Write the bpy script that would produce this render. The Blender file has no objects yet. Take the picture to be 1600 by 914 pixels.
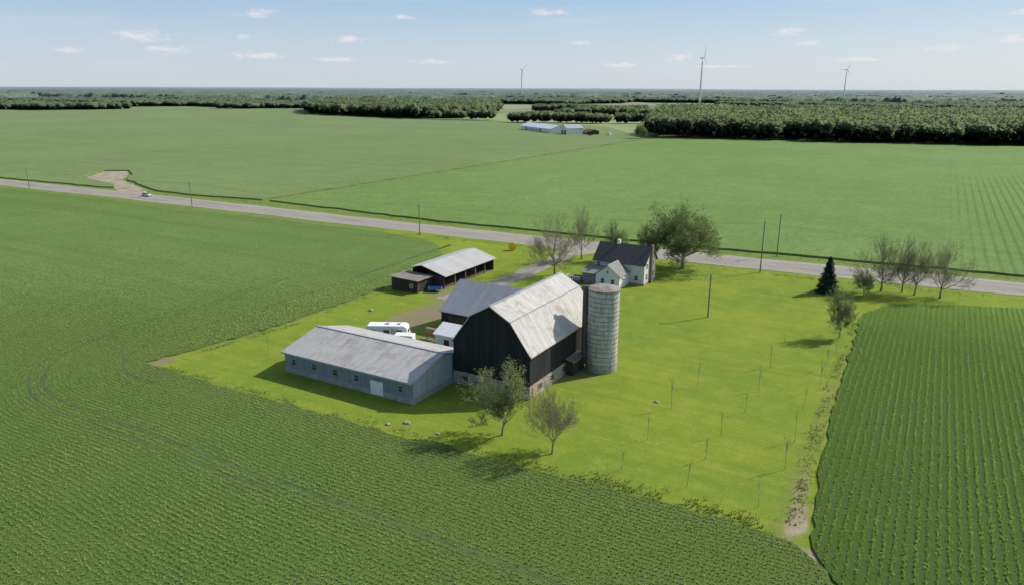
import bpy, math, random
import numpy as np
from mathutils import Vector, Matrix, geometry
random.seed(7); rng=np.random.default_rng(7)
scene=bpy.context.scene
COL=scene.collection
# ------------------------------------------------------------------ materials
class NT:
    def __init__(s,nt): s.nt=nt; s.n=nt.nodes; s.l=nt.links
    def node(s,t,**k):
        x=s.n.new(t)
        for a,b in k.items(): setattr(x,a,b)
        return x
    def link(s,a,b): s.l.new(a,b)
    def setin(s,sock,v):
        if hasattr(v,'links') or isinstance(v,bpy.types.NodeSocket): s.l.new(v,sock)
        else: sock.default_value=v
    def math(s,op,a,b=None,c=None,clamp=False):
        x=s.n.new('ShaderNodeMath'); x.operation=op; x.use_clamp=clamp
        s.setin(x.inputs[0],a)
        if b is not None: s.setin(x.inputs[1],b)
        if c is not None: s.setin(x.inputs[2],c)
        return x.outputs[0]
    def mix(s,f,a,b):
        x=s.n.new('ShaderNodeMix'); x.data_type='RGBA'
        s.setin(x.inputs[0],f)
        s.setin(x.inputs[6],(*a,1) if isinstance(a,tuple) and len(a)==3 else a)
        s.setin(x.inputs[7],(*b,1) if isinstance(b,tuple) and len(b)==3 else b)
        return x.outputs[2]
    def pos(s): return s.n.new('ShaderNodeNewGeometry').outputs['Position']
    def scaled(s,v,sc,loc=(0,0,0)):
        x=s.n.new('ShaderNodeMapping'); s.l.new(v,x.inputs[0]); x.inputs[3].default_value=sc; x.inputs[1].default_value=loc
        return x.outputs[0]
    def noise(s,v,sc=1,det=3,rough=.55,dist=0):
        x=s.n.new('ShaderNodeTexNoise'); s.l.new(v,x.inputs['Vector']); x.inputs['Scale'].default_value=sc
        x.inputs['Detail'].default_value=det; x.inputs['Roughness'].default_value=rough; x.inputs['Distortion'].default_value=dist
        return x.outputs[0]
    def step(s,v,lo,hi):
        x=s.n.new('ShaderNodeMapRange'); x.interpolation_type='SMOOTHSTEP'
        s.setin(x.inputs[0],v); x.inputs[1].default_value=lo; x.inputs[2].default_value=hi
        return x.outputs[0]
    def xyz(s,v):
        x=s.n.new('ShaderNodeSeparateXYZ'); s.l.new(v,x.inputs[0]); return x.outputs
    def length(s,v):
        x=s.node('ShaderNodeVectorMath',operation='LENGTH'); s.l.new(v,x.inputs[0]); return x.outputs['Value']
    def bump(s,h,st,dist):
        x=s.n.new('ShaderNodeBump'); s.l.new(h,x.inputs['Height']); x.inputs['Strength'].default_value=st; x.inputs['Distance'].default_value=dist
        return x.outputs[0]
def newmat(name,rough=.85,spec=.2):
    m=bpy.data.materials.new(name); m.use_nodes=True
    t=NT(m.node_tree); b=m.node_tree.nodes['Principled BSDF']
    b.inputs['Roughness'].default_value=rough
    b.inputs['Specular IOR Level'].default_value=spec
    return m,t,b
def simple(name,ca,cb=None,sc=(1,1,1),ns=1.0,lo=.35,hi=.65,rough=.85,bump=0,bd=.05,spec=.2,c3=None,metal=0):
    m,t,b=newmat(name,rough,spec)
    if cb is None: cb=tuple(x*.8 for x in ca)
    p=t.pos(); v=t.scaled(p,sc)
    n=t.noise(v,ns,4,.6)
    c=t.mix(t.step(n,lo,hi),ca,cb)
    if c3:
        n2=t.noise(t.scaled(p,sc,(13,7,3)),ns*.45,5,.65)
        c=t.mix(t.math('MULTIPLY',t.step(n2,.52,.66),.8),c,c3)
    t.link(c,b.inputs['Base Color'])
    b.inputs['Metallic'].default_value=metal
    if bump: t.link(t.bump(n,bump,bd),b.inputs['Normal'])
    return m
def siding(name,c,axis,spacing,var=.5,rough=.8,horizontal=False):
    m,t,b=newmat(name,rough,.15)
    p=t.pos(); x=t.xyz(p)
    k=x[2] if horizontal else (x[0] if axis=='x' else x[1])
    if axis=='xy' and not horizontal: k=t.math('ADD',x[0],x[1])
    cell=t.math('FLOOR',t.math('DIVIDE',k,spacing))
    wn=t.node('ShaderNodeTexWhiteNoise',noise_dimensions='1D'); t.link(cell,wn.inputs['W'])
    fr=t.math('FRACT',t.math('DIVIDE',k,spacing))
    gap=t.step(t.math('ABSOLUTE',t.math('SUBTRACT',fr,.5)),.5,.40)
    lo=tuple(q*(1-var) for q in c); hi=tuple(min(1,q*(1+var)) for q in c)
    col=t.mix(wn.outputs[0],lo,hi)
    n=t.noise(t.scaled(p,(.6,.6,.25)),1.5,4)
    col=t.mix(t.math('MULTIPLY',t.step(n,.4,.75),.35),col,tuple(min(1,q*1.4+.01) for q in c))
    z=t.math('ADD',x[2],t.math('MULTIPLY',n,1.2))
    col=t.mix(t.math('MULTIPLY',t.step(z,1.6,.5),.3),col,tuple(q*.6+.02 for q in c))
    col=t.mix(t.math('MULTIPLY',t.math('SUBTRACT',1.0,gap),.5),col,tuple(q*.4 for q in c))
    t.link(col,b.inputs['Base Color']); t.link(t.bump(gap,.5,.03),b.inputs['Normal'])
    return m
def metalroof(name,c,axis,dirt,dirtamt=.6,rib=.9):
    m,t,b=newmat(name,.7,.2)
    p=t.pos(); x=t.xyz(p); k=x[0] if axis=='x' else x[1]
    cell=t.math('FLOOR',t.math('DIVIDE',k,rib))
    wn=t.node('ShaderNodeTexWhiteNoise',noise_dimensions='1D'); t.link(cell,wn.inputs['W'])
    sc=(2.6,.25,.25) if axis=='x' else (.25,2.6,.25)
    st=t.noise(t.scaled(p,sc),1.0,5,.65)
    bl=t.noise(t.scaled(p,(.30,.30,.30),(4,9,1)),1.0,7,.8,.8)
    fi=t.noise(p,3.0,5,.75)
    col=t.mix(wn.outputs[0],tuple(q*.92 for q in c),tuple(min(1,q*1.05) for q in c))
    col=t.mix(t.math('MULTIPLY',t.step(st,.42,.70),dirtamt),col,dirt)
    col=t.mix(t.math('MULTIPLY',t.step(bl,.48,.66),dirtamt),col,(dirt[0]*.85,dirt[1]*.78,dirt[2]*.70))
    col=t.mix(t.math('MULTIPLY',t.step(fi,.5,.7),.35),col,tuple(q*.6 for q in c))
    t.link(col,b.inputs['Base Color'])
    s=t.math('SINE',t.math('MULTIPLY',k,2*math.pi/.3))
    t.link(t.bump(s,.25,.02),b.inputs['Normal'])
    return m
def painted_haze(t,p,col,D=11000,hc=(.21,.27,.32)):  # aerial haze painted into the base colour, stronger with distance from world origin
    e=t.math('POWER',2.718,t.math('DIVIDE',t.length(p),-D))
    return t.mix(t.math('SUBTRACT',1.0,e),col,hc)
def field(name,ca,cb,cdark,axis,spacing,rowamt,wob=1.0,mask=None,tex=.9,D=11000,near=None,streak=.5):
    m,t,b=newmat(name,.9,.05)
    p=t.pos(); x=t.xyz(p)
    big=t.noise(p,.008,5,.65); mid=t.noise(p,.06,6,.75); fine=t.noise(p,tex,6,.85)
    str1=t.noise(t.scaled(p,(.004,.12,1) if axis=='x' else (.12,.004,1)),1.0,5,.7)
    col=t.mix(t.step(big,.38,.62),ca,cb)
    col=t.mix(t.math('MULTIPLY',t.step(mid,.42,.72),.5),col,tuple(q*1.2 for q in cb))
    col=t.mix(t.math('MULTIPLY',t.step(str1,.45,.62),streak),col,tuple(q*.80 for q in ca))
    col=t.mix(t.math('MULTIPLY',t.step(fine,.44,.62),.7),col,cdark)
    k=x[1] if axis=='x' else x[0]
    kk=t.math('ADD',k,t.math('MULTIPLY',t.noise(p,.05,2),wob))
    s=t.math('SINE',t.math('MULTIPLY',kk,2*math.pi/spacing))
    r=t.math('MULTIPLY',t.step(s,.1,.9),rowamt)
    if mask is not None:
        nzz=t.noise(p,.02,4,.7)
        mk=t.step(t.math('ADD',x[0],t.math('MULTIPLY',nzz,50.0)),mask[0],mask[1])
        mk=t.math('MULTIPLY',mk,t.step(t.math('ADD',x[1],t.math('MULTIPLY',nzz,200.0)),mask[3],mask[2]))
        r=t.math('MULTIPLY',r,mk)
    col=t.mix(r,col,cdark)
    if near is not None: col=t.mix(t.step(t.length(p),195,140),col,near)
    if D: col=painted_haze(t,p,col,D)
    t.link(col,b.inputs['Base Color'])
    t.link(t.bump(fine,.8,.4),b.inputs['Normal'])
    return m
def foliage(name,ca,cb,trans=.3,ns=.9,tint=True,D=None,vlo=.6,vr=.8,up=.4):
    m,t,b=newmat(name,.75,.1)
    p=t.pos()
    col=t.mix(t.step(t.noise(p,ns,3),.35,.65),ca,cb)
    if tint:
        a=t.node('ShaderNodeAttribute'); a.attribute_name='tint'
        hs=t.node('ShaderNodeHueSaturation'); t.link(col,hs.inputs['Color'])
        t.link(t.math('ADD',vlo,t.math('MULTIPLY',a.outputs['Fac'],vr)),hs.inputs['Value'])
        t.link(t.math('ADD',.485,t.math('MULTIPLY',a.outputs['Fac'],.03)),hs.inputs['Hue'])
        col=hs.outputs[0]
    if D: col=painted_haze(t,p,col,D)
    t.link(col,b.inputs['Base Color'])
    if up:
        g=t.node('ShaderNodeNewGeometry'); mv=t.node('ShaderNodeMix',data_type='VECTOR')
        mv.inputs[0].default_value=up; t.link(g.outputs['Normal'],mv.inputs[4]); mv.inputs[5].default_value=(.12,.18,1)
        nn=t.node('ShaderNodeVectorMath',operation='NORMALIZE'); t.link(mv.outputs[1],nn.inputs[0]); t.link(nn.outputs[0],b.inputs['Normal'])
    if trans:
        tr=t.node('ShaderNodeBsdfTranslucent'); t.link(col,tr.inputs[0])
        mx=t.node('ShaderNodeMixShader'); mx.inputs[0].default_value=trans
        out=m.node_tree.nodes['Material Output']
        t.link(b.outputs[0],mx.inputs[1]); t.link(tr.outputs[0],mx.inputs[2]); t.link(mx.outputs[0],out.inputs[0])
    return m
# ------------------------------------------------------------------ mesh helpers
def fast_mesh(name,V,T,mat,tint=None,smooth=False):
    V=np.asarray(V,dtype=np.float32); T=np.asarray(T,dtype=np.int32)
    me=bpy.data.meshes.new(name); k=T.shape[1]
    me.vertices.add(len(V)); me.vertices.foreach_set('co',V.ravel())
    me.loops.add(T.size); me.loops.foreach_set('vertex_index',T.ravel())
    me.polygons.add(len(T)); me.polygons.foreach_set('loop_start',np.arange(0,T.size,k,dtype=np.int32))
    if smooth: me.polygons.foreach_set('use_smooth',np.ones(len(T),dtype=bool))
    me.update(calc_edges=True)
    if tint is not None:
        a=me.attributes.new('tint','FLOAT','POINT'); a.data.foreach_set('value',np.asarray(tint,dtype=np.float32))
    me.materials.append(mat)
    return me
def obj(name,me,loc=(0,0,0),parent=None,**props):
    o=bpy.data.objects.new(name,me); o.location=loc; COL.objects.link(o)
    if parent: o.parent=parent
    for a,b in props.items(): o[a]=b
    return o
def struct(name,me,loc=(0,0,0)): return obj(name,me,loc,kind='structure')
def pyme(name,V,F,mat):
    me=bpy.data.meshes.new(name); me.from_pydata([tuple(v) for v in V],[],F); me.update(); me.materials.append(mat); return me
class Thing:
    def __init__(s,name,loc,label,category,group=None,rot=0):
        s.o=bpy.data.objects.new(name,None); s.o.location=loc; s.o.rotation_euler=(0,0,rot); s.o.empty_display_size=.5
        COL.objects.link(s.o); s.loc=Vector(loc); s.o['label']=label; s.o['category']=category
        if group: s.o['group']=group
        s.local=False
    def mesh(s,name,V,F,mat,parent=None,label=None,bevel=0):
        off=Vector((0,0,0)) if s.local else s.loc
        me=pyme(name,[Vector(v)-off for v in V],F,mat)
        o=obj(name,me,(0,0,0),parent or s.o)
        if label: o['label']=label
        if bevel:
            b=o.modifiers.new('bevel','BEVEL'); b.width=bevel; b.segments=2; b.limit_method='ANGLE'
        return o
    def boxes(s,name,L,mat,**k):
        V=[];F=[]
        for x0,x1,y0,y1,z0,z1 in L:
            n=len(V)
            V+=[(x0,y0,z0),(x1,y0,z0),(x1,y1,z0),(x0,y1,z0),(x0,y0,z1),(x1,y0,z1),(x1,y1,z1),(x0,y1,z1)]
            F+=[[n+i for i in q] for q in ([0,3,2,1],[4,5,6,7],[0,1,5,4],[1,2,6,5],[2,3,7,6],[3,0,4,7])]
        return s.mesh(name,V,F,mat,**k)
    def prism(s,name,axis,poly,a0,a1,mat,**k):
        n=len(poly);V=[]
        for a in (a0,a1):
            for q,z in poly: V.append((a,q,z) if axis=='x' else (q,a,z))
        F=[list(range(n))[::-1],list(range(n,2*n))]+[[i,(i+1)%n,n+(i+1)%n,n+i] for i in range(n)]
        return s.mesh(name,V,F,mat,**k)
    def roof(s,name,axis,pts,a0,a1,mat,t=.14,**k):
        return s.prism(name,axis,list(pts)+[(q,z-t) for q,z in reversed(pts)],a0,a1,mat,**k)
    def cyl(s,name,c,r,z0,z1,mat,n=24,r2=None,**k):
        r2=r if r2 is None else r2
        V=[(c[0]+r*math.cos(2*math.pi*i/n),c[1]+r*math.sin(2*math.pi*i/n),z0) for i in range(n)]+[(c[0]+r2*math.cos(2*math.pi*i/n),c[1]+r2*math.sin(2*math.pi*i/n),z1) for i in range(n)]
        F=[list(range(n))[::-1],list(range(n,2*n))]+[[i,(i+1)%n,n+(i+1)%n,n+i] for i in range(n)]
        return s.mesh(name,V,F,mat,**k)
    def window(s,wall,u,z,w,h,face,glass,frame,name='window'):
        f=.09
        if face=='y-':
            W=lambda a0,a1,z0,z1,o0,o1:(a0,a1,wall-o1,wall-o0,z0,z1)
        else:
            W=lambda a0,a1,z0,z1,o0,o1:(wall+o0,wall+o1,a0,a1,z0,z1)
        g=s.boxes(name,[W(u-w/2,u+w/2,z,z+h,.003,.03)],glass)
        s.boxes('frame',[W(u-w/2-f,u-w/2,z-f,z+h+f,.002,.07),W(u+w/2,u+w/2+f,z-f,z+h+f,.002,.07),W(u-w/2,u+w/2,z+h,z+h+f,.002,.07),W(u-w/2,u+w/2,z-f,z,.002,.1),W(u-w/2,u+w/2,z+h/2-.03,z+h/2+.03,.03,.05)],frame,parent=g)
        return g
def inpoly(P,poly):
    x=P[:,0];y=P[:,1];r=np.zeros(len(P),bool);n=len(poly)
    for i in range(n):
        x0,y0=poly[i];x1,y1=poly[(i+1)%n]
        c=((y0>y)!=(y1>y))&(x<(x1-x0)*(y-y0)/((y1-y0) if y1!=y0 else 1e-9)+x0)
        r^=c
    return r
def densify(poly,step,jit,closed=True):
    out=[];n=len(poly)
    for i in range(n if closed else n-1):
        a=Vector(poly[i][:2]);b=Vector(poly[(i+1)%n][:2]);L=(b-a).length;k=max(1,int(L/step)) if L<700 else max(1,int(L/(step*8)))
        for j in range(k):
            q=a.lerp(b,j/k); 
            out.append((q.x+random.uniform(-jit,jit),q.y+random.uniform(-jit,jit)))
    if not closed: out.append(tuple(poly[-1][:2]))
    return out
def sheet(name,poly,z,mat,skirt=0,kind='structure'):
    n=len(poly); V=[(x,y,z) for x,y in poly]
    F=[list(t) for t in geometry.tessellate_polygon([[Vector((x,y,0)) for x,y in poly]])]
    G=[]
    for t in F:
        a,b,c=[Vector(V[i]) for i in t]
        if (b-a).cross(c-a).z<0: t=t[::-1]
        G.append(t)
    if skirt:
        V+=[(x,y,z-skirt) for x,y in poly]
        G+=[[i,(i+1)%n,n+(i+1)%n,n+i] for i in range(n)]
    o=obj(name,pyme(name,V,G,mat)); o['kind']=kind; return o
def smooth_line(pts,k=6):
    out=[]
    P=[Vector((*p,0)) for p in pts]
    for i in range(len(P)-1):
        a=P[max(0,i-1)];b=P[i];c=P[i+1];d=P[min(len(P)-1,i+2)]
        for j in range(k):
            t=j/k
            q=.5*((2*b)+(c-a)*t+(2*a-5*b+4*c-d)*t*t+(-a+3*b-3*c+d)*t**3)
            if (c-b).length>500 or (b-a).length>500 or (d-c).length>500: q=b.lerp(c,t)
            out.append((q.x,q.y))
    out.append((P[-1].x,P[-1].y)); return out
def strip(name,line,w,z,mat,off=0,jit=0,kind='structure'):
    V=[];n=len(line)
    for i in range(n):
        a=Vector(line[max(0,i-1)]);b=Vector(line[min(n-1,i+1)]);d=(b-a).normalized();nn=Vector((-d.y,d.x));p=Vector(line[i])
        for sgn in (-1,1):
            q=p+nn*(off+sgn*(w/2+random.uniform(-jit,jit))); V.append((q.x,q.y,z))
    F=[[2*i,2*i+2,2*i+3,2*i+1] for i in range(n-1)]
    F=[f if (Vector(V[f[1]])-Vector(V[f[0]])).cross(Vector(V[f[2]])-Vector(V[f[0]])).z>0 else f[::-1] for f in F]
    o=obj(name,pyme(name,V,F,mat)); o['kind']=kind; return o

# ------------------------------------------------------------------ camera  (world axes follow the farm grid, metres)
p=math.atan(318/1142.0)
Fw=Vector((-.5*math.cos(p),.8660254*math.cos(p),-math.sin(p)))
Rt=Vector((.8660254,.5,0)); Up=Rt.cross(Fw); a=.00375
R2=Rt*math.cos(a)+Up*math.sin(a); U2=Up*math.cos(a)-Rt*math.sin(a)
cam=bpy.data.cameras.new('camera'); co=bpy.data.objects.new('camera',cam); COL.objects.link(co)
M=Matrix((R2,U2,-Fw)).transposed().to_4x4(); M.translation=(0,0,44); co.matrix_world=M
cam.sensor_width=36; cam.lens=36*1142/1600; cam.clip_start=.5; cam.clip_end=90000
scene.camera=co
# ------------------------------------------------------------------ light
AZ=math.radians(34.5); EL=math.radians(38)
sd=Vector((math.sin(AZ)*math.cos(EL),math.cos(AZ)*math.cos(EL),math.sin(EL)))
sun=bpy.data.lights.new('sun','SUN'); sun.energy=4.9; sun.angle=math.radians(.5); sun.color=(1,.95,.86)
so=bpy.data.objects.new('sun',sun); so.rotation_euler=sd.to_track_quat('Z','Y').to_euler(); COL.objects.link(so)
w=bpy.data.worlds.new('World'); scene.world=w; w.use_nodes=True
t=NT(w.node_tree); bg=w.node_tree.nodes['Background']
sky=t.node('ShaderNodeTexSky',sky_type='NISHITA'); sky.sun_disc=False; sky.sun_elevation=EL; sky.sun_rotation=AZ
sky.air_density=1.0; sky.dust_density=1.6; sky.ozone_density=1.0
tc=t.node('ShaderNodeTexCoord').outputs['Generated']
clouds=[(-18.1,5.0,.022,.0055),(-25.7,3.3,.030,.007),(-24.2,2.5,.024,.0045),(-19.1,3.4,.012,.003),(-18.3,2.2,.035,.004),(-11.9,3.4,.024,.005),(-13,2,.03,.003),(2.6,5.4,.030,.005),(19.8,3.9,.018,.005),(21,3.1,.012,.004),(35.6,5.3,.035,.010),(33.6,4.6,.022,.005),(33,3.1,.018,.005),(29.5,2.6,.02,.005),(-36.9,2.4,.02,.005),(-39,4,.02,.006),(12.3,2.2,.02,.005),(-6,1.9,.03,.003),(5,3.3,.012,.003),(24,2,.03,.003),(-30,2.3,.02,.003),(8,1.7,.03,.003),(-8,5,.015,.003),(15,1.6,.04,.002)]
best=None
for az,el,hw,hh in clouds:
    A=math.radians(-30+az); E=math.radians(el); c=(math.sin(A)*math.cos(E),math.cos(A)*math.cos(E),math.sin(E))
    sb=t.node('ShaderNodeVectorMath',operation='SUBTRACT'); t.link(tc,sb.inputs[0]); sb.inputs[1].default_value=c
    mu=t.node('ShaderNodeVectorMath',operation='MULTIPLY'); t.link(sb.outputs[0],mu.inputs[0]); mu.inputs[1].default_value=(1/hw,1/hw,1/hh)
    v=t.math('SUBTRACT',1.0,t.length(mu.outputs[0]))
    best=v if best is None else t.math('MAXIMUM',best,v)
nz=t.noise(t.scaled(tc,(75,75,190)),1.0,6,.7)
cm=t.math('ADD',best,t.math('MULTIPLY',t.math('SUBTRACT',nz,.5),4.2))
cm=t.math('MULTIPLY',t.step(cm,-.3,1.3),t.step(best,-.9,.2))
wis=t.noise(t.scaled(tc,(6,6,50)),1.0,6,.65)
cm2=t.math('MULTIPLY',t.step(wis,.48,.8),.3)
zz=t.xyz(tc)[2]
SK=.15
grad=t.mix(t.step(zz,0.0,.15),(.63/SK,.71/SK,.78/SK),(.31/SK,.51/SK,.75/SK))
skyc=t.mix(t.math('MULTIPLY',t.step(zz,.5,.1),.85),sky.outputs[0],grad)
skyc=t.mix(cm2,skyc,(.66/SK,.73/SK,.80/SK))
skyc=t.mix(t.math('MULTIPLY',cm,.75),skyc,(.86/SK,.82/SK,.84/SK))
t.link(skyc,bg.inputs[0]); bg.inputs[1].default_value=SK
scene.view_settings.view_transform='Standard'; scene.view_settings.look='None'; scene.view_settings.exposure=0

# ------------------------------------------------------------------ ground
m,t,b=newmat('countryside',.95,.05)
pp=t.pos()
vo=t.node('ShaderNodeTexVoronoi'); vo.distance='CHEBYCHEV'; t.link(t.scaled(pp,(1/420,1/260,0)),vo.inputs['Vector']); vo.inputs['Scale'].default_value=1; vo.inputs['Randomness'].default_value=.7
cr=t.node('ShaderNodeValToRGB'); t.link(t.xyz(vo.outputs['Color'])[0],cr.inputs[0])
cr.color_ramp.interpolation='CONSTANT'
els=cr.color_ramp.elements; els[0].position=0; els[0].color=(.15,.21,.07,1); els[1].position=.3; els[1].color=(.19,.24,.10,1)
for q,c in ((.5,(.25,.27,.13,1)),(.65,(.13,.19,.06,1)),(.85,(.29,.26,.17,1))):
    e=els.new(q); e.color=c
far=painted_haze(t,pp,cr.outputs[0],12000,(.24,.30,.33))
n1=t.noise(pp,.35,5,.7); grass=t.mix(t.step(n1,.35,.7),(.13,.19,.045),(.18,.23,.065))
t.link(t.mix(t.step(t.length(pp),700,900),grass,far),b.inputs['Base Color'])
R_=60000
struct('ground',pyme('ground',[(-R_,-R_,0),(R_,-R_,0),(R_,R_,0),(-R_,R_,0)],[[0,1,2,3]],m))

# lawn
m,t,b=newmat('mown_grass',.95,.05)
pp=t.pos(); X=t.xyz(pp)
n1=t.noise(pp,.05,5,.65); n2=t.noise(pp,.28,6,.82); n3=t.noise(pp,3.0,5,.85); n4=t.noise(t.scaled(pp,(.03,.6,1)),1,4,.65)
c=t.mix(t.step(n1,.38,.62),(.225,.275,.032),(.160,.235,.030))
c=t.mix(t.math('MULTIPLY',t.step(n2,.46,.64),.65),c,(.28,.31,.055))
c=t.mix(t.math('MULTIPLY',t.step(n2,.47,.30),.6),c,(.125,.20,.026))
c=t.mix(t.math('MULTIPLY',t.step(n4,.45,.62),.45),c,(.145,.215,.028))
c=t.mix(t.math('MULTIPLY',t.step(n3,.42,.66),.55),c,(.11,.17,.022))
c=t.mix(t.math('MULTIPLY',t.step(n3,.42,.28),.5),c,(.29,.33,.08))
def spot(cx,cy,rx,ry,amt):
    dx=t.math('DIVIDE',t.math('SUBTRACT',X[0],cx),rx); dy=t.math('DIVIDE',t.math('SUBTRACT',X[1],cy),ry)
    r=t.math('SQRT',t.math('ADD',t.math('MULTIPLY',dx,dx),t.math('MULTIPLY',dy,dy)))
    r=t.math('ADD',r,t.math('MULTIPLY',t.math('SUBTRACT',t.noise(pp,.35,5,.7),.5),1.8))
    return t.math('MULTIPLY',t.step(r,1.05,.5),amt)
for s in ((-86,112,5.5,15,.9),(-82,123,8,6,.85),(-108,70,2.5,3,.8),(-74,99,6,6,.7),(-90,127,6,5,.75),(-45,103,4,8,.3),(-81,98,5,5,.5)):
    c=t.mix(spot(*s),c,t.mix(t.step(n3,.4,.6),(.26,.215,.15),(.18,.155,.10)))
for s in ((-7.9,74,1.4,5,.95),(-6.2,68.2,2.2,2.5,.95),(-8.6,81,.9,5,.8)):
    c=t.mix(spot(*s),c,t.mix(t.step(n2,.4,.6),(.36,.30,.22),(.24,.19,.13)))
for s in ((-9.3,98,1.4,40,.35),(-106,110,1.6,50,.4)):
    c=t.mix(spot(*s),c,(.17,.17,.065))
t.link(c,b.inputs['Base Color']); t.link(t.bump(n3,.7,.12),b.inputs['Normal'])
lawn=[(-150,45),(45,45),(45,193),(20,191.5),(-26,187),(-57,185),(-100,184.6),(-150,182.5)]
sheet('lawn',lawn,.012,m)

# road
road=smooth_line([(-6000,-40),(-1000,155),(-400,181),(-265,186.5),(-150,188.8),(-57,192.6),(20,199.5),(150,211),(1500,330)],10)
gravel=simple('gravel',(.27,.25,.20),(.35,.32,.27),ns=1.3,rough=.95,bump=.4)
asph=simple('worn_asphalt',(.255,.235,.21),(.32,.30,.265),sc=(.15,1.5,1),ns=.5,rough=.95,spec=.05,c3=(.21,.20,.18))
strip('road_shoulder',road,13.2,.03,gravel,jit=.6)
strip('road',road,8.6,.05,asph)
yl=simple('yellow_road_paint',(.38,.30,.14),(.30,.26,.17),ns=2)
wl=simple('white_road_paint',(.42,.42,.40),(.33,.33,.31),ns=2)
strip('road_centre_line',road,.16,.056,yl)
strip('road_edge_line',road,.14,.056,wl,off=3.7); strip('road_edge_line',road,.14,.056,wl,off=-3.7)
dline=smooth_line([(-86,187),(-85.5,176),(-85,164),(-85,150),(-85.5,140),(-87,130),(-88,124)],5)
drvm=simple('driveway_gravel',(.22,.20,.165),(.31,.29,.25),sc=(1,.3,1),ns=.6,rough=.95,bump=.3,c3=(.15,.17,.06))
strip('driveway',dline,5.6,.034,drvm,jit=.6)
sheet('driveway_mouth',[(-94,187),(-88.3,178),(-82.7,178),(-76,188),(-80,190),(-90,190)],.038,gravel)
sheet('gravel_pull_off',densify([(-371,213),(-391,236),(-381,242),(-364,231),(-346,216),(-317,205),(-298,197),(-290,190),(-308,190),(-328,200),(-350,208)],4,.6),.036,simple('pale_gravel',(.36,.31,.24),(.26,.23,.15),ns=.25,rough=.95))
strip('farm_lane',smooth_line([(-300,668),(-290,700),(-270,760),(-280,860),(-300,980)],5),6,.03,gravel,jit=.3)
sheet('pale_field',densify([(-480,868),(-240,700),(-60,700),(-400,1240),(-480,1330),(-740,1290),(-640,960)],20,3),.02,simple('pale_pasture',(.25,.29,.13),(.21,.26,.11),ns=.02,rough=.95,c3=(.28,.27,.15)))

# ------------------------------------------------------------------ fields
fieldA=[(-1.8,-200),(-1.8,64),(-4.2,66.5),(-7.8,69.6),(-14.7,70.6),(-27.6,70),(-38,69.2),(-47,69.3),(-58,68.2),(-70,68.2),(-90,67.4),(-109.4,67.9),(-107.9,76),(-105.6,92),(-105.4,112),(-107.3,131),(-110.3,151),(-114,159),(-122,169),(-133.6,175),(-150,176.5),(-265,175),(-400,170),(-1000,143),(-2300,90),(-2300,-200)]
fieldB=[(-1.8,-200),(-1.8,64.0),(-4.2,66.6),(-5.9,70),(-6.3,76),(-6.8,82),(-7.6,89),(-8.0,103),(-8.8,126),(-9.4,158),(-5,170),(8,176),(30,184),(150,196),(600,236),(600,-200)]
fieldC=[(-235,205),(-236,640),(-255,690),(-360,846),(-475,852),(-680,880),(-923,936),(-1250,1300),(-1443,1454),(-1600,1150),(-1722,830),(-2500,500),(-2500,118),(-1000,171),(-400,190.5),(-330,194.5),(-322,197.5),(-332,203),(-352,207),(-373,211),(-393,236),(-382,243.5),(-362,232),(-344,218),(-316,207),(-294,199.5),(-265,200)]
fieldD=[(-231.5,205),(-232,640),(-150,690),(-82,688),(58,727),(300,762),(620,800),(620,260),(150,225),(20,213),(-57,206),(-150,202)]
mA=field('crop_far_front',(.135,.210,.055),(.165,.235,.068),(.090,.155,.038),'x',2.6,.15,D=None,near=(.115,.175,.045),tex=1.2)
mB=field('crop_far_side',(.145,.255,.044),(.165,.27,.052),(.085,.165,.028),'y',.95,.6,wob=.2,D=None,near=(.075,.125,.030),tex=1.2)
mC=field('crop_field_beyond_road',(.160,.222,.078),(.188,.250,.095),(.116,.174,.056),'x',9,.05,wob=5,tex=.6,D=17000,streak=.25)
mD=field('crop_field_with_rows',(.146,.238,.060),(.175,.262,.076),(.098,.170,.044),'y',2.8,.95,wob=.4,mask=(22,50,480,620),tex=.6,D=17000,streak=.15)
jA=densify(fieldA,1.6,.40); jB=densify(fieldB,1.6,.30)
sheet('crop_field',jA,.22,mA,.22)
sheet('crop_field',jB,.216,mB,.216)
sheet('crop_field',densify(fieldC,5,.7),.55,mC,.55)
sheet('crop_field',densify(fieldD,5,.7),.55,mD,.55)

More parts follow.
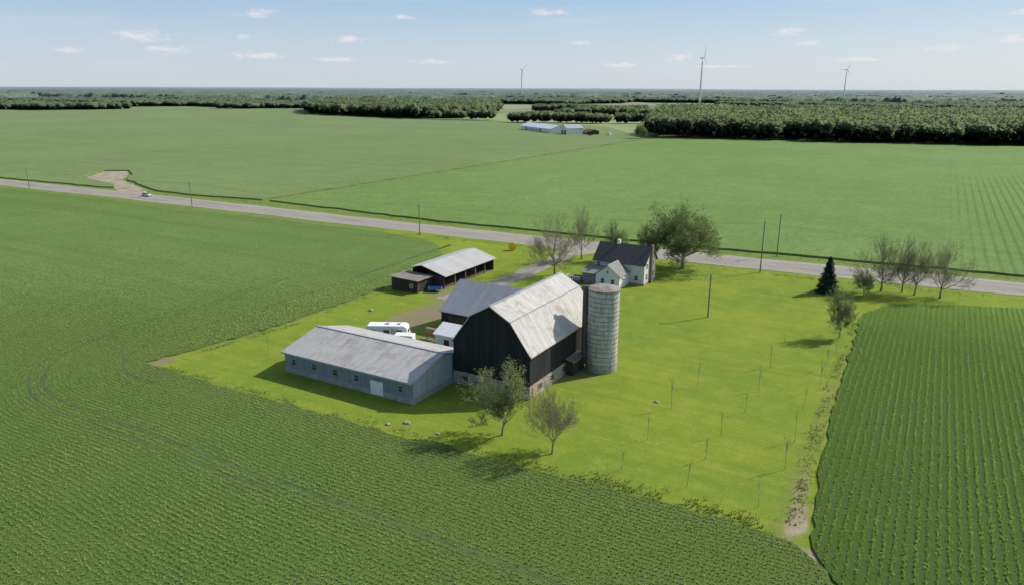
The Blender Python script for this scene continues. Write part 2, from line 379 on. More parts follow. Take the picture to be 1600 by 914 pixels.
look=np.array([-.5,.8660254]); rgt=np.array([.8660254,.5])
def vnoise(P,sc,seed):
    r=np.random.default_rng(seed); tab=r.random((64,64)); q=P/sc; i=np.floor(q).astype(int); f=q-i; f=f*f*(3-2*f)
    g=lambda a,b: tab[(i[:,0]+a)%64,(i[:,1]+b)%64]
    return (g(0,0)*(1-f[:,0])+g(1,0)*f[:,0])*(1-f[:,1])+(g(0,1)*(1-f[:,0])+g(1,1)*f[:,0])*f[:,1]
CX,CY=-104.0,76.0   # rows bend around the yard corner
def plants(name,poly,rows_axis,sp,along,gmax,mat,hscale,wob,tracks=(),exclude=None,xr=(-260,60),across=.12):
    xs=xr ; ys=(15,190)
    if rows_axis=='x':
        A,B=np.meshgrid(np.arange(xs[0],xs[1],along),np.arange(ys[0],ys[1],sp)); 
    elif rows_axis=='y':
        B,A=np.meshgrid(np.arange(ys[0],ys[1],along),np.arange(xs[0],xs[1],sp))
    elif rows_axis=='arc':
        LA=[];LB=[]
        for r in np.arange(2,62,sp):
            th=np.arange(np.pi,1.5*np.pi,along/r); LA.append(CX+r*np.cos(th)); LB.append(CY+r*np.sin(th))
        A=np.concatenate(LA);B=np.concatenate(LB)
    P=np.stack([A.ravel(),B.ravel()],1)
    j=rng.normal(0,1,P.shape); P=P+j*np.array([along*.5,across] if rows_axis=='x' else [across,along*.5])
    if rows_axis=='x':
        P[:,1]+=wob*np.sin(P[:,0]/23.)*np.clip((P[:,0]+104)/20,0,1)+.35*wob*np.sin(P[:,0]/7.+1)*np.clip((P[:,0]+104)/20,0,1)
    elif rows_axis=='y': P[:,0]+=wob*np.sin(P[:,1]/31.)
    g=P@look; l=P@rgt
    keep=(g>52)&(np.abs(l)<.72*g+8)&(g<gmax)
    P=P[keep]; g=g[keep]
    pr=np.clip(1-(g-80)/(gmax-80)*.65,0,1)*np.where(g>gmax*.7,np.clip((gmax-g)/(gmax*.3),0,1),1)
    P=P[rng.random(len(P))<pr]
    P=P[inpoly(P,poly)]
    if exclude is not None: P=P[~exclude(P)]
    for line,ww in tracks:
        d=np.full(len(P),1e9)
        for i in range(len(line)-1):
            a=np.array(line[i]);bb=np.array(line[i+1]);ab=bb-a
            tt=np.clip(((P-a)@ab)/(ab@ab),0,1); d=np.minimum(d,np.linalg.norm(P-a-tt[:,None]*ab,axis=1))
        P=P[(d>ww)|(rng.random(len(P))<.15)]
    N=len(P); g=P@look
    K=4
    sz=(rng.uniform(.7,1.2,N))*np.clip(g/125,.85,1.3)
    vn=vnoise(P,8,5); vn2=vnoise(P,1.7,6); vn3=vnoise(P,24,7)
    hv=.76+.32*vn+.16*vn2
    az=rng.uniform(0,2*np.pi,(N,1))+np.arange(K)*2*np.pi/K+rng.normal(0,.4,(N,K))
    out=rng.uniform(.08,.24,(N,K))*sz[:,None]; hh=rng.uniform(.55,.95,(N,K))*(hscale*hv)[:,None]
    bw=.06*sz[:,None]*np.ones((N,K))
    ca,sa=np.cos(az),np.sin(az)
    V=np.zeros((N,K,3,3),np.float32)
    V[...,0,0]=P[:,0,None]-sa*bw-ca*.03; V[...,0,1]=P[:,1,None]+ca*bw-sa*.03; V[...,0,2]=.15
    V[...,1,0]=P[:,0,None]+sa*bw+ca*out*.35; V[...,1,1]=P[:,1,None]-ca*bw+sa*out*.35; V[...,1,2]=.2+hh*.45
    V[...,2,0]=P[:,0,None]+ca*out; V[...,2,1]=P[:,1,None]+sa*out; V[...,2,2]=.15+hh*.85
    T=np.arange(N*K*3).reshape(-1,3)
    tint=np.repeat(rng.random(N)*.25+vn*.2+.08*vn2+.25*vn3,K*3)+np.tile(np.array([0,.08,.16]),N*K)
    return fast_mesh(name,V.reshape(-1,3),T,mat,tint),N
cropA=foliage('crop_leaves_front',(.225,.325,.085),(.255,.35,.10),.35,.10,up=.85,vlo=.74,vr=.6)
cropA2=foliage('crop_leaves_headland',(.26,.37,.10),(.29,.39,.115),.35,.12,up=.85,vlo=.80,vr=.5)
cropB=foliage('crop_leaves_side',(.215,.375,.060),(.245,.39,.072),.35,.12,up=.85,vlo=.74,vr=.6)
def arcline(r,y_end,x_end):
    L=[(x_end,CY-r),((x_end+CX)/2,CY-r)]
    L+=[(CX+r*math.cos(q),CY+r*math.sin(q)) for q in np.linspace(1.5*math.pi,math.pi,14)]
    L+=[(CX-r,(CY+y_end)/2),(CX-r-3,y_end)]
    return L
T1=arcline(13,158,-100); T2=arcline(24,120,-20); T3=arcline(26,120,-60)
dk=simple('wheel_track_soil',(.06,.09,.03),(.085,.12,.04),ns=1)
strip('wheel_track',densify(T2,3,.12,False),.55,.228,dk,jit=.18)
strip('wheel_track',densify(T3,3,.12,False),.4,.228,dk,jit=.15)
strip('wheel_track',densify(arcline(13,172,-100),3,.15,False),.8,.228,dk,jit=.25)
corner=lambda P:(P[:,0]<CX)&(P[:,1]<CY)&(np.hypot(P[:,0]-CX,P[:,1]-CY)<60)
strip_left=lambda P:(P[:,0]<CX)&(P[:,1]>=CY)&(P[:,0]>CX-13)
ncorner=lambda P:corner(P)|strip_left(P)
for nm,args,kw in (('crop_rows',(jA,'x',.66,.20,190,cropA,.42,.8),dict(tracks=((T2,.30),(T3,.22)),exclude=ncorner,across=.10)),
                ('crop_rows',(jA,'arc',.66,.20,190,cropA,.42,0),dict(tracks=((T2,.30),(T3,.22),(T1,.4)))),
                ('crop_rows',(jA,'y',.66,.19,210,cropA2,.50,.3),dict(tracks=((T1,.4),),exclude=lambda P:~strip_left(P),xr=(-120,-100))),
                ('crop_rows',(jB,'y',.95,.16,215,cropB,.48,.15),dict(xr=(-12,75),across=.09))):
    me,n_=plants(nm,*args,**kw); o=obj(nm,me); o['kind']='stuff'; print('plants',n_)
def weeds(name,lines,dens,mat,hs,spread):
    PP=[];
    for ln_ in lines:
        for i in range(len(ln_)-1):
            a=np.array(ln_[i]);bb=np.array(ln_[i+1]);L=np.linalg.norm(bb-a);n=int(L*dens)
            if n==0: continue
            tt=rng.random((n,1)); PP.append(a+(bb-a)*tt+rng.normal(0,spread,(n,2)))
    P=np.concatenate(PP); P=P[vnoise(P,3.0,9)*.7+vnoise(P,1.1,8)*.3>.42]; N=len(P);K=5
    clump=.4+1.0*vnoise(P,2.0,10)
    az=rng.uniform(0,2*np.pi,(N,K)); out=rng.uniform(.1,.3,(N,K)); hh=rng.uniform(.3,.9,(N,K))*hs*clump[:,None]
    ca,sa=np.cos(az),np.sin(az); V=np.zeros((N,K,3,3),np.float32)
    V[...,0,0]=P[:,0,None]-sa*.05; V[...,0,1]=P[:,1,None]+ca*.05; V[...,0,2]=0
    V[...,1,0]=P[:,0,None]+sa*.05; V[...,1,1]=P[:,1,None]-ca*.05; V[...,1,2]=0.02
    V[...,2,0]=P[:,0,None]+ca*out; V[...,2,1]=P[:,1,None]+sa*out; V[...,2,2]=hh
    o=obj(name,fast_mesh(name,V.reshape(-1,3),np.arange(N*K*3).reshape(-1,3),mat,np.repeat(rng.random(N),K*3))); o['kind']='stuff'
weedm=foliage('rough_grass',(.20,.27,.055),(.25,.30,.08),.4,.5,up=.9,vlo=.8,vr=.5)
weeds('rough_grass',[[(-9,70.8),(-14.7,71.4),(-27.6,70.9),(-47,70.1),(-70,69.1),(-107,68.7)],[(-106,77),(-104,92),(-104,112),(-106,131),(-109,151)],[(-8.2,72),(-8.8,89),(-9.5,103),(-9.8,126),(-10.3,160)]],12,weedm,.32,.5)
weeds('rough_grass',[[(-9.5,71.8),(-16,71.6),(-33,71.2)]],14,weedm,.45,.8)
weeds('rough_grass',[[(-140,179),(-104,181),(-60,182),(-20,184.5),(20,188.5),(45,191)],[(-330,197),(-265,200),(-150,199.5),(-57,203),(20,210),(120,219)]],6,weedm,.5,.8)

# ------------------------------------------------------------------ trees
def tube(V,F,a,b,ra,rb,n):
    d=(b-a)
    if d.length<1e-5: return
    d.normalize(); u=d.orthogonal().normalized(); v=d.cross(u); k=len(V)
    for c,r in ((a,ra),(b,rb)):
        for i in range(n):
            an=2*math.pi*i/n; V.append(c+(u*math.cos(an)+v*math.sin(an))*r)
    for i in range(n): F.append((k+i,k+(i+1)%n,k+n+(i+1)%n,k+n+i))
def gen_tree(seed,H,W,tr,th,nmain,levels,leafn,leafs,barkm,leafm,up=.12,lean=.05,spreadL=.5,kids=2,minr=.012,elr=(.5,1.15),fill=0):
    rd=random.Random(seed); V=[];F=[];tips=[]
    def rv(s): return Vector((rd.gauss(0,s),rd.gauss(0,s),rd.gauss(0,s)))
    def br(p,d,L,r,lv):
        ns=3; n=6 if lv==0 else (5 if lv==1 else 3)
        for s in range(ns):
            d=(d+rv(.16)+Vector((0,0,up))).normalized()
            q=p+d*(L/ns); r2=r*(.80 if s<ns-1 else .6)
            tube(V,F,p,q,max(r,minr),max(r2,minr),n)
            if lv<levels and (s>0 or lv>0):
                for _ in range(kids if rd.random()<.65 else 1):
                    ax=d.orthogonal().normalized(); ax.rotate(Matrix.Rotation(rd.uniform(0,6.28),3,d))
                    ang=rd.uniform(.45,.95); dd=(d*math.cos(ang)+ax*math.sin(ang)).normalized()
                    br(q,dd,L*rd.uniform(.5,.72),r2*.62,lv+1)
            if lv>=levels-1: tips.append(q.copy())
            p,r=q,r2
        if lv<levels: br(p,d,L*.6,r,lv+1)
    p=Vector((0,0,0)); r=tr; d=Vector((rd.gauss(0,lean),rd.gauss(0,lean),1)).normalized(); 
    for s in range(3):
        q=p+d*(th/3); tube(V,F,p,q,r*(1.25 if s==0 else 1),r*.88,8); p=q; r*=.88; d=(d+rv(.05)).normalized()
    for i in range(nmain):
        az=2*math.pi*i/nmain+rd.uniform(-.4,.4); el=rd.uniform(*elr)
        dd=Vector((math.cos(az)*math.cos(el),math.sin(az)*math.cos(el),math.sin(el)))
        br(p-Vector((0,0,rd.uniform(0,th*.25))),dd,H*spreadL*rd.uniform(.5,.75),r*rd.uniform(.45,.62),1)
    br(p,Vector((rd.gauss(0,.1),rd.gauss(0,.1),1)).normalized(),H*spreadL*.7,r*.75,1)
    V=np.array([tuple(v) for v in V]); T=np.array([tuple(v) for v in tips])
    hi=np.percentile(T[:,2],99.5)
    wid=np.percentile(np.hypot(T[:,0],T[:,1]),93)*2
    def warp(Q):
        Q=Q.copy(); m=Q[:,2]>th
        Q[m,2]=th+(Q[m,2]-th)*(H-th)/(hi-th)
        k=1+(W/wid-1)*np.clip((Q[:,2]-th*.5)/(th*.5),0,1)
        Q[:,0]*=k; Q[:,1]*=k
        Q[:,2]=np.maximum(Q[:,2],0.0)
        return Q
    V=warp(V); T=warp(T)
    wood=bpy.data.meshes.new('trunk'); wood.from_pydata(V.tolist(),[],[list(map(int,f)) for f in F]); wood.update(); wood.materials.append(barkm)
    r2=np.random.default_rng(seed)
    n=int(len(T)*leafn)
    C=T[r2.integers(0,len(T),n)]+r2.normal(0,.03*W*.6,(n,3))
    if fill:   # extra leaf clusters spread over a domed crown
        nc=int(fill); d=r2.normal(0,1,(nc,3)); d/=np.linalg.norm(d,axis=1,keepdims=True); d[:,2]=np.abs(d[:,2])*1.15-.25
        cc=d*r2.uniform(.55,1.0,(nc,1))*np.array([W*.47,W*.47,(H-th)*.62])+np.array([0,0,th+(H-th)*.32])
        C=np.concatenate([C,(cc[:,None,:]+r2.normal(0,.55,(nc,60,3))).reshape(-1,3)])
    C=C[C[:,2]>th*.75]; n=len(C)
    s=leafs*r2.uniform(.6,1.4,(n,1,1))
    A=r2.normal(0,1,(n,3,3)); A-=A.mean(1,keepdims=True); A/=np.linalg.norm(A,axis=2,keepdims=True)+1e-6
    LV=(C[:,None,:]+A*s).reshape(-1,3)
    crown=fast_mesh('crown',LV,np.arange(n*3).reshape(-1,3),leafm,np.repeat(r2.random(n),3))
    return wood,crown
bark=simple('bark',(.20,.17,.125),(.27,.235,.18),sc=(4,4,1),ns=1,rough=.95)
barkg=simple('grey_bark',(.24,.21,.16),(.32,.29,.225),sc=(4,4,1),ns=1,rough=.95)
lf_young=foliage('young_leaves',(.22,.28,.085),(.27,.32,.11),.4,up=.65,vlo=.7,vr=.6)
lf_buds=foliage('opening_buds',(.25,.25,.11),(.29,.28,.13),.4,up=.65,vlo=.7,vr=.6)
lf_bare=foliage('greenish_buds',(.22,.24,.11),(.26,.27,.13),.4,up=.65,vlo=.7,vr=.6)
lf_full=foliage('full_leaves',(.15,.21,.062),(.19,.245,.08),.4,up=.55,vlo=.65,vr=.7)
lf_light=foliage('light_leaves',(.20,.265,.085),(.24,.29,.105),.4,up=.65,vlo=.7,vr=.6)
P_front1=gen_tree(3,10,7.4,.16,1.9,7,4,2.0,.085,barkg,lf_young,spreadL=.5,minr=.008,elr=(.4,1.25),up=.16)
P_front2=gen_tree(5,9.2,7.0,.14,1.8,7,4,1.2,.065,barkg,lf_buds,spreadL=.5,minr=.008,elr=(.4,1.25),up=.16)
P_bareA=gen_tree(11,14,12.5,.28,2.6,7,4,1.0,.085,bark,lf_bare,minr=.012,elr=(.35,1.2))
P_bareB=gen_tree(12,14,8,.24,3.0,6,4,1.0,.09,bark,lf_young,up=.2,minr=.011)
P_bareC=gen_tree(14,13,10,.24,2.4,7,4,1.2,.085,bark,lf_bare,up=.14,minr=.011,elr=(.35,1.2))
P_big=gen_tree(21,16,18.5,.48,3.6,8,4,1.8,.19,bark,lf_full,up=.07,elr=(.3,1.2),spreadL=.55,fill=190)
P_light=gen_tree(31,10,6,.14,1.6,7,4,1.6,.10,barkg,lf_light,minr=.010,elr=(.35,1.2))
P_sap=[gen_tree(40+i,3.4+.3*i,.45+.08*i,.022,2.1+.15*i,1,2,1.5,.04,barkg,lf_light,up=.9,spreadL=.3,elr=(1.35,1.5),lean=.03,minr=.006) for i in range(5)]
def tree(name,x,y,proto,s,label,cat='tree',group=None,rot=None,sw=None):
    o=bpy.data.objects.new(name,None); o.location=(x,y,0); sw=sw or s
    o.rotation_euler=(0,0,rot if rot is not None else random.uniform(0,6.28)); o.scale=(sw,sw,s); COL.objects.link(o)
    o['label']=label;o['category']=cat
    if group:o['group']=group
    obj('trunk',proto[0],parent=o); obj('crown',proto[1],parent=o)
    return o
tree('tree',-45,75.5,P_front1,1.0,'tree with fresh yellow-green leaves on the lawn edge')
tree('tree',-37,74.3,P_front2,1.0,'thin-leaved brownish tree beside the crop edge')
tree('tree',-78,156,P_bareA,1.07,'large bare spreading tree beside the gravel driveway')
tree('tree',-79.5,175,P_bareB,1.0,'tall narrow bare tree near the road',sw=.9)
tree('tree',-71,178.5,P_light,1.05,'slim light green tree behind the farmhouse',sw=1.0)
tree('tree',-62.5,180,P_light,1.05,'sparse light green tree beside the road',sw=1.1)
tree('tree',-53,178.5,P_big,1.0,'broad full-crowned green shade tree beside the road')
G1='budding trees at the lawn corner'
tree('tree',-7.5,180.5,P_bareC,1.0,'budding light green tree near the road',group=G1,sw=1.05)
tree('tree',-3.3,182,P_bareA,.9,'budding light green tree near the road',group=G1,sw=.65)
tree('tree',-.8,181,P_bareB,.86,'budding light green tree near the road',group=G1,sw=.8)
tree('tree',4.2,181,P_bareC,.98,'budding light green tree near the road',group=G1,sw=.95)
tree('tree',-11.5,141,P_light,.95,'slender light green tree at the lawn edge',sw=.85)
tree('tree',-10.5,174,P_light,.62,'small bushy light green tree beside the bare trees',sw=.8)
tree('tree',-239,647,P_big,.85,'lone green tree at the field corner',sw=.6)
for i,(x,y) in enumerate([(-28,75),(-20,75),(-12,75),(-11,85),(-11.3,93),(-12,104),(-11,113),(-11.4,123),(-28,84),(-28.4,95),(-20,90),(-19,99),(-19,108),(-19.5,119),(-19,127),(-11,131),(-27.5,105),(-20,82.5),(-95,81),(-103,76),(-103.5,86),(-103,93),(-102.5,105),(-101,99),(-97,90)]):
    tree('sapling',x,y,P_sap[(i*3+i//4)%5],random.uniform(.75,1.2),'thin staked sapling planted on the lawn','sapling','young trees planted in rows',sw=random.uniform(.9,1.4))
def spruce(x,y,H,R):
    T=Thing('spruce_tree',(x,y,0),'dark conical spruce tree on the lawn','tree')
    T.cyl('trunk',(x,y),.16,0,H*.95,bark,8,.03)
    n=9000; z=rng.random(n)**1.4; tier=(np.sin(z*H*5.0)*.5+.5); 
    rad=R*(1-z)**.85*(.72+.3*tier)*rng.uniform(.55,1.0,n); az=rng.uniform(0,6.283,n); rad*=1+.18*np.sin(az*5+z*9)
    C=np.stack([rad*np.cos(az),rad*np.sin(az),.4+z*(H-.4)-.12*rad],1)
    o_=np.stack([np.cos(az),np.sin(az),-.45+0*az],1); s_=np.stack([-np.sin(az),np.cos(az),0*az],1)
    L=rng.uniform(.25,.5,(n,1));
    V=np.stack([C-s_*L*.35,C+s_*L*.35,C+o_*L],1).reshape(-1,3)
    obj('crown',fast_mesh('crown',V,np.arange(n*3).reshape(-1,3),foliage('spruce_needles',(.028,.052,.026),(.045,.075,.035),.1,up=.2),np.repeat(rng.random(n),3)),parent=T.o)
spruce(-18,173.5,8.2,2.6)

# ------------------------------------------------------------------ woods
def ico():
    import bmesh
    bm=bmesh.new(); bmesh.ops.create_icosphere(bm,subdivisions=2,radius=1); V=np.array([tuple(v.co) for v in bm.verts]); F=np.array([[v.index for v in f.verts] for f in bm.faces]); bm.free(); return V,F
icV,icF=ico()
def mkprotos(n,ts,inner):
    L=[]
    for k in range(8):
        d=rng.normal(0,1,(n,3)); d/=np.linalg.norm(d,axis=1,keepdims=True); d[:,2]=np.abs(d[:,2])-.5*(rng.random(n)<.45)
        lob=1+.25*np.sin(d[:,0]*4+k)*np.sin(d[:,1]*5+2*k)+.12*np.sin(d[:,2]*7+k)
        C=d*lob[:,None]*rng.uniform(.75,1.08,(n,1))
        A=rng.normal(0,1,(n,3,3)); A-=A.mean(1,keepdims=True); A/=np.linalg.norm(A,axis=2,keepdims=True)
        LV=(C[:,None,:]+A*ts).reshape(-1,3)
        iv=icV*(inner+.16*np.sin(icV[:,0:1]*5+k)*np.cos(icV[:,1:2]*4)); 
        L.append((np.concatenate([LV,iv]),np.concatenate([np.arange(n*3).reshape(-1,3),icF+n*3]),n*3))
    return L
protos=mkprotos(130,.20,.84); lite=mkprotos(22,.32,.94)
def wood_mass(name,polys,spacing,h,mat,protos=protos,P=None):
    VV=[];TT=[];TI=[];off=0
    if P is None:
        P=[]
        for poly in polys:
            a=np.array(poly); lo=a.min(0);hi=a.max(0)
            A,B=np.meshgrid(np.arange(lo[0],hi[0],spacing),np.arange(lo[1],hi[1],spacing)); Q=np.stack([A.ravel(),B.ravel()],1)+rng.uniform(-1,1,(A.size,2))*spacing
            Q=Q[inpoly(Q,poly)]; P.append(Q[np.abs(Q@rgt)<.76*(Q@look)+30])
        P=np.concatenate(P)
    ids=rng.integers(0,len(protos),len(P))
    vn=vnoise(P,70,12)*.5+vnoise(P,28,13)*.5
    for k,(Vp,Tp,nl) in enumerate(protos):
        Q=P[ids==k]; N=len(Q); vq=vn[ids==k]
        if N==0: continue
        sz=rng.uniform(.6,1.7,N)
        hh=h*(.60+.14*sz+.46*vq); rr=spacing*.74*sz; an=rng.uniform(0,6.28,N)
        rz=np.minimum(hh*.40,rr*.9)
        c,s=np.cos(an),np.sin(an)
        V=np.zeros((N,len(Vp),3),np.float32)
        V[:,:,0]=Q[:,0,None]+rr[:,None]*(c[:,None]*Vp[None,:,0]-s[:,None]*Vp[None,:,1])
        V[:,:,1]=Q[:,1,None]+rr[:,None]*(s[:,None]*Vp[None,:,0]+c[:,None]*Vp[None,:,1])
        zt=Vp[None,:,2]; V[:,:,2]=(hh-rz)[:,None]+np.where(zt>0,rz[:,None]*zt,(hh-rz)[:,None]*.95*zt/1.0)
        V[:,:,2]=np.maximum(V[:,:,2],.2)
        T=Tp[None]+(np.arange(N)*len(Vp))[:,None,None]+off
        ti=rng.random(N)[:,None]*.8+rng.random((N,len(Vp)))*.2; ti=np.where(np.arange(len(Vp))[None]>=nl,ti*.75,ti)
        VV.append(V.reshape(-1,3));TT.append(T.reshape(-1,3));TI.append(ti.ravel()); off+=N*len(Vp)
    o=obj(name,fast_mesh(name,np.concatenate(VV),np.concatenate(TT),mat,np.concatenate(TI))); o['kind']='stuff'; print(name,len(P))
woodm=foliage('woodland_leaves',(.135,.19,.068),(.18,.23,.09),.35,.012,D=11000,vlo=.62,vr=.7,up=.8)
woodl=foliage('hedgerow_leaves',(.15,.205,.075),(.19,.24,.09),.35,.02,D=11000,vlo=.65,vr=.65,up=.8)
W1=[(-240,680),(-160,690),(-82,696),(60,735),(300,770),(620,805),(900,850),(900,1350),(300,1380),(-200,1300),(-420,1230)]
W2=[(-940,940),(-690,888),(-640,960),(-760,1270),(-880,1400),(-1300,1400),(-1120,1100)]
wood_mass('woodland',[W1],9,18.5,woodm)
wood_mass('woodland',[W2],9,20,woodm)
wood_mass('woodland',[[(-656,888),(-650,902),(-560,934),(-565,918)],[(-506,872),(-510,892),(-386,930),(-383,908)],[(-375,916),(-378,930),(-335,948),(-332,936)],[(-700,1290),(-500,1340),(-495,1380),(-720,1330)],[(-1500,1480),(-1350,1500),(-1330,1530),(-1500,1530)],[(-560,1120),(-400,1180),(-405,1195),(-565,1135)],[(-1640,1000),(-1625,1010),(-1640,1030)],[(-1580,1130),(-1560,1140),(-1570,1150)]],7,14,woodl)
r_=np.random.default_rng(8); tab=r_.random((256,256))
A,B=np.meshgrid(np.arange(-2900,1800,12.5),np.arange(200,2900,12.5)); P=np.stack([A.ravel(),B.ravel()],1)+rng.uniform(-.6,.6,(A.size,2))*12.5
D_=np.hypot(P[:,0],P[:,1]); wq=(vnoise(P,160,20)-.5)*170; wr=(vnoise(P,120,21)-.5)*110
ci=np.floor((P[:,0]+wq)/460).astype(int)%256; cj=np.floor((P[:,1]+wr)/190).astype(int)%256
keep=(tab[ci,cj]<.40)&(D_>1720)&(D_<2850)&(np.abs(P@rgt)<.74*(P@look))&((P@look)>0)
P=P[keep]
wood_mass('distant_woodland',None,13,14,foliage('mid_woodland_leaves',(.10,.145,.055),(.14,.18,.07),.3,.01,D=11000,vlo=.6,vr=.7,up=.7),protos=lite,P=P)

def woodlots(name,d0,d1,step,prob,h,seed,cx,cy,mat,hill=0,clump=40):
    r=np.random.default_rng(seed); tab=r.random((256,256))
    xs=np.arange(-d1,d1*.75,step); ys=np.arange(-d1*.25,d1,step)
    A,B=np.meshgrid(xs,ys,indexing='ij'); A=A+r.uniform(-.35,.35,A.shape)*step; B=B+r.uniform(-.35,.35,A.shape)*step
    D=np.hypot(A,B); g=A*look[0]+B*look[1]; l=A*rgt[0]+B*rgt[1]
    P=np.stack([A.ravel(),B.ravel()],1)
    wx=((vnoise(P,cx*.35,seed+5)-.5)*cx*.5).reshape(A.shape); wy=((vnoise(P,cy*.5,seed+6)-.5)*cy*.7).reshape(A.shape)
    ci=np.floor((A+wx)/cx).astype(int)%256; cj=np.floor((B-wy)/cy).astype(int)%256
    m=(tab[ci,cj]<prob)&(D>d0)&(D<d1)&(np.abs(l)<.95*g)
    vn=vnoise(P,clump,seed+1).reshape(A.shape)
    if hill: base=hill*(np.sin(A/3100.)+np.sin(B/4700.+1)+1.2)*np.clip((D-d0)/(d1-d0),0,1)
    else: base=0
    Z=np.where(m,h*(.35+.6*vn+.45*r.random(A.shape))+base,-.5)
    nx,ny=A.shape; idx=np.arange(nx*ny).reshape(nx,ny)
    q=np.stack([idx[:-1,:-1],idx[1:,:-1],idx[1:,1:],idx[:-1,1:]],-1).reshape(-1,4)
    mf=m.ravel(); anyq=mf[q].any(1); q=q[anyq]
    u,inv=np.unique(q,return_inverse=True); q=inv.reshape(q.shape)
    V=np.stack([A.ravel()[u],B.ravel()[u],Z.ravel()[u]],1)
    o=obj(name,fast_mesh(name,V,q,mat,r.random(len(V)))); o['kind']='stuff'
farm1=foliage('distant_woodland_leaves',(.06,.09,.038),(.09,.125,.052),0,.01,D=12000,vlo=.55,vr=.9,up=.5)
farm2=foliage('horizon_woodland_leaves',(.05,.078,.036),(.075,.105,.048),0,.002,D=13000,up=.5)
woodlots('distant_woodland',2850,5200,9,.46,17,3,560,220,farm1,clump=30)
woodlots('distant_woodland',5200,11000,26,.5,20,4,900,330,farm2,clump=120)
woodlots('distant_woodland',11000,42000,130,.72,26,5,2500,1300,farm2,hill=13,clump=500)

# ------------------------------------------------------------------ building materials
blackxy=siding('black_boards',(.027,.0275,.029),'xy',.3,.22)
stone=simple('fieldstone_foundation',(.38,.34,.28),(.24,.215,.18),ns=2.2,lo=.42,hi=.58,rough=.95,bump=.8,c3=(.48,.42,.34))
concrete=simple('old_concrete',(.35,.34,.31),(.26,.255,.235),ns=1.2,rough=.95,bump=.2)
roof_barn=metalroof('weathered_barn_roof',(.50,.49,.47),'y',(.32,.29,.255),.8)
roof_shed=metalroof('shed_roof_metal',(.44,.435,.425),'x',(.31,.29,.265),.65)
roof_mid=metalroof('grey_roof_metal',(.33,.345,.37),'x',(.27,.28,.29),.35)
roof_brown=metalroof('brown_roof_metal',(.25,.22,.19),'x',(.17,.15,.13),.6)
bluewall=siding('blue_grey_siding',(.20,.24,.28),'xy',.35,.10)
palewall=siding('pale_blue_siding',(.33,.38,.42),'xy',.35,.08)
whitem=simple('white_paint',(.76,.76,.74),(.68,.68,.66),ns=2,rough=.6)
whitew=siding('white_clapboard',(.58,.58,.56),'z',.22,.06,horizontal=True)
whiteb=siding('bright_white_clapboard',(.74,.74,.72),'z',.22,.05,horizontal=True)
glass=simple('dark_window_glass',(.03,.035,.04),(.05,.055,.06),ns=.8,rough=.15,spec=.6)
brick=simple('brown_brick',(.17,.13,.11),(.24,.19,.16),ns=3,rough=.9)
shingle=simple('brown_grey_shingles',(.075,.068,.064),(.115,.105,.10),sc=(1,3,3),ns=1.5,rough=.95)
shingleg=simple('grey_shingles',(.20,.195,.19),(.27,.26,.25),sc=(3,1,3),ns=1.2,rough=.95)
brownwall=siding('dark_brown_boards',(.06,.048,.04),'xy',.25,.35)
darkin=simple('near_black_boards',(.03,.027,.024),(.05,.045,.04),ns=1)  # near-black boards for the partition and the storage shed door
woodp=simple('weathered_pole_wood',(.16,.135,.105),(.23,.195,.16),sc=(5,5,.5),ns=1,rough=.95)
steel=simple('galvanised_steel',(.42,.43,.44),(.34,.35,.36),ns=3,rough=.5,metal=.2)
rubber=simple('black_rubber',(.02,.02,.02),(.03,.03,.03),ns=3,rough=.9)
boardt=simple('tan_boards',(.42,.31,.20),(.31,.23,.15),sc=(3,3,.4),ns=1)

# barn
B=Thing('barn',(-54,98.7,0),'black gambrel-roofed bank barn with weathered metal roof on stone foundation','barn')
x0,x1,y0,y1=-60.7,-47.3,87.2,110.3; xc=-54.0
B.prism('wall','y',[(x0,2.1),(x1,2.1),(x1,6.9),(xc+3.5,11.25),(xc,13.2),(xc-3.5,11.25),(x0,6.9)],y0,y1,blackxy)
B.boxes('foundation',[(x0-.06,x1+.06,y0-.06,y1+.06,0,2.1)],stone)
B.roof('roof','y',[(x0-.35,6.75),(x0+.05,7.2),(xc-3.5,11.5),(xc,13.45),(xc+3.5,11.5),(x1-.05,7.2),(x1+.35,6.75)],y0-.3,y1+.3,roof_barn,.16)
B.boxes('ridge_cap',[(xc-.18,xc+.18,y0-.3,y1+.3,13.44,13.52)],steel)
B.boxes('knee_flashing',[(xc+3.42,xc+3.6,y0-.3,y1+.3,11.49,11.55)],steel)
for yy in (90.3,94.2,98.5,106.3):
    B.window(x1+.06,yy,.8,1.1,.8,'x+',glass,boardt)
for xx in (-58.5,-51,-49.2):
    B.window(y0-.06,xx,.8,.9,.7,'y-',glass,boardt)
B.boxes('door',[(x1+.063,x1+.14,101.2,103.6,.05,2.05)],boardt,label='tan plank stable door')
B.boxes('gable_panel',[(x1+.063,x1+.12,88.0,89.0,.2,2.0)],boardt)
# silo
sx,sy=-43.3,104.3
S=Thing('silo',(sx,sy,0),'weathered grey concrete stave silo beside the black barn','silo')
m,t,b=newmat('concrete_staves',.95,.1); pp=t.pos()
br_=t.node('ShaderNodeTexBrick'); 
ob=t.xyz(pp); an=t.math('ARCTAN2',t.math('SUBTRACT',ob[1],sy),t.math('SUBTRACT',ob[0],sx))
cb=t.node('ShaderNodeCombineXYZ'); t.link(t.math('MULTIPLY',an,2.5),cb.inputs[0]); t.link(ob[2],cb.inputs[1])
t.link(cb.outputs[0],br_.inputs['Vector']); br_.inputs['Scale'].default_value=1; br_.inputs['Brick Width'].default_value=.3; br_.inputs['Row Height'].default_value=.75
br_.inputs['Mortar Size'].default_value=.022; br_.inputs['Color1'].default_value=(.46,.45,.41,1); br_.inputs['Color2'].default_value=(.58,.565,.52,1); br_.inputs['Mortar'].default_value=(.28,.27,.25,1)
st=t.noise(t.scaled(cb.outputs[0],(1.6,.16,1)),1,5,.7); st2=t.noise(pp,1.3,5,.7)
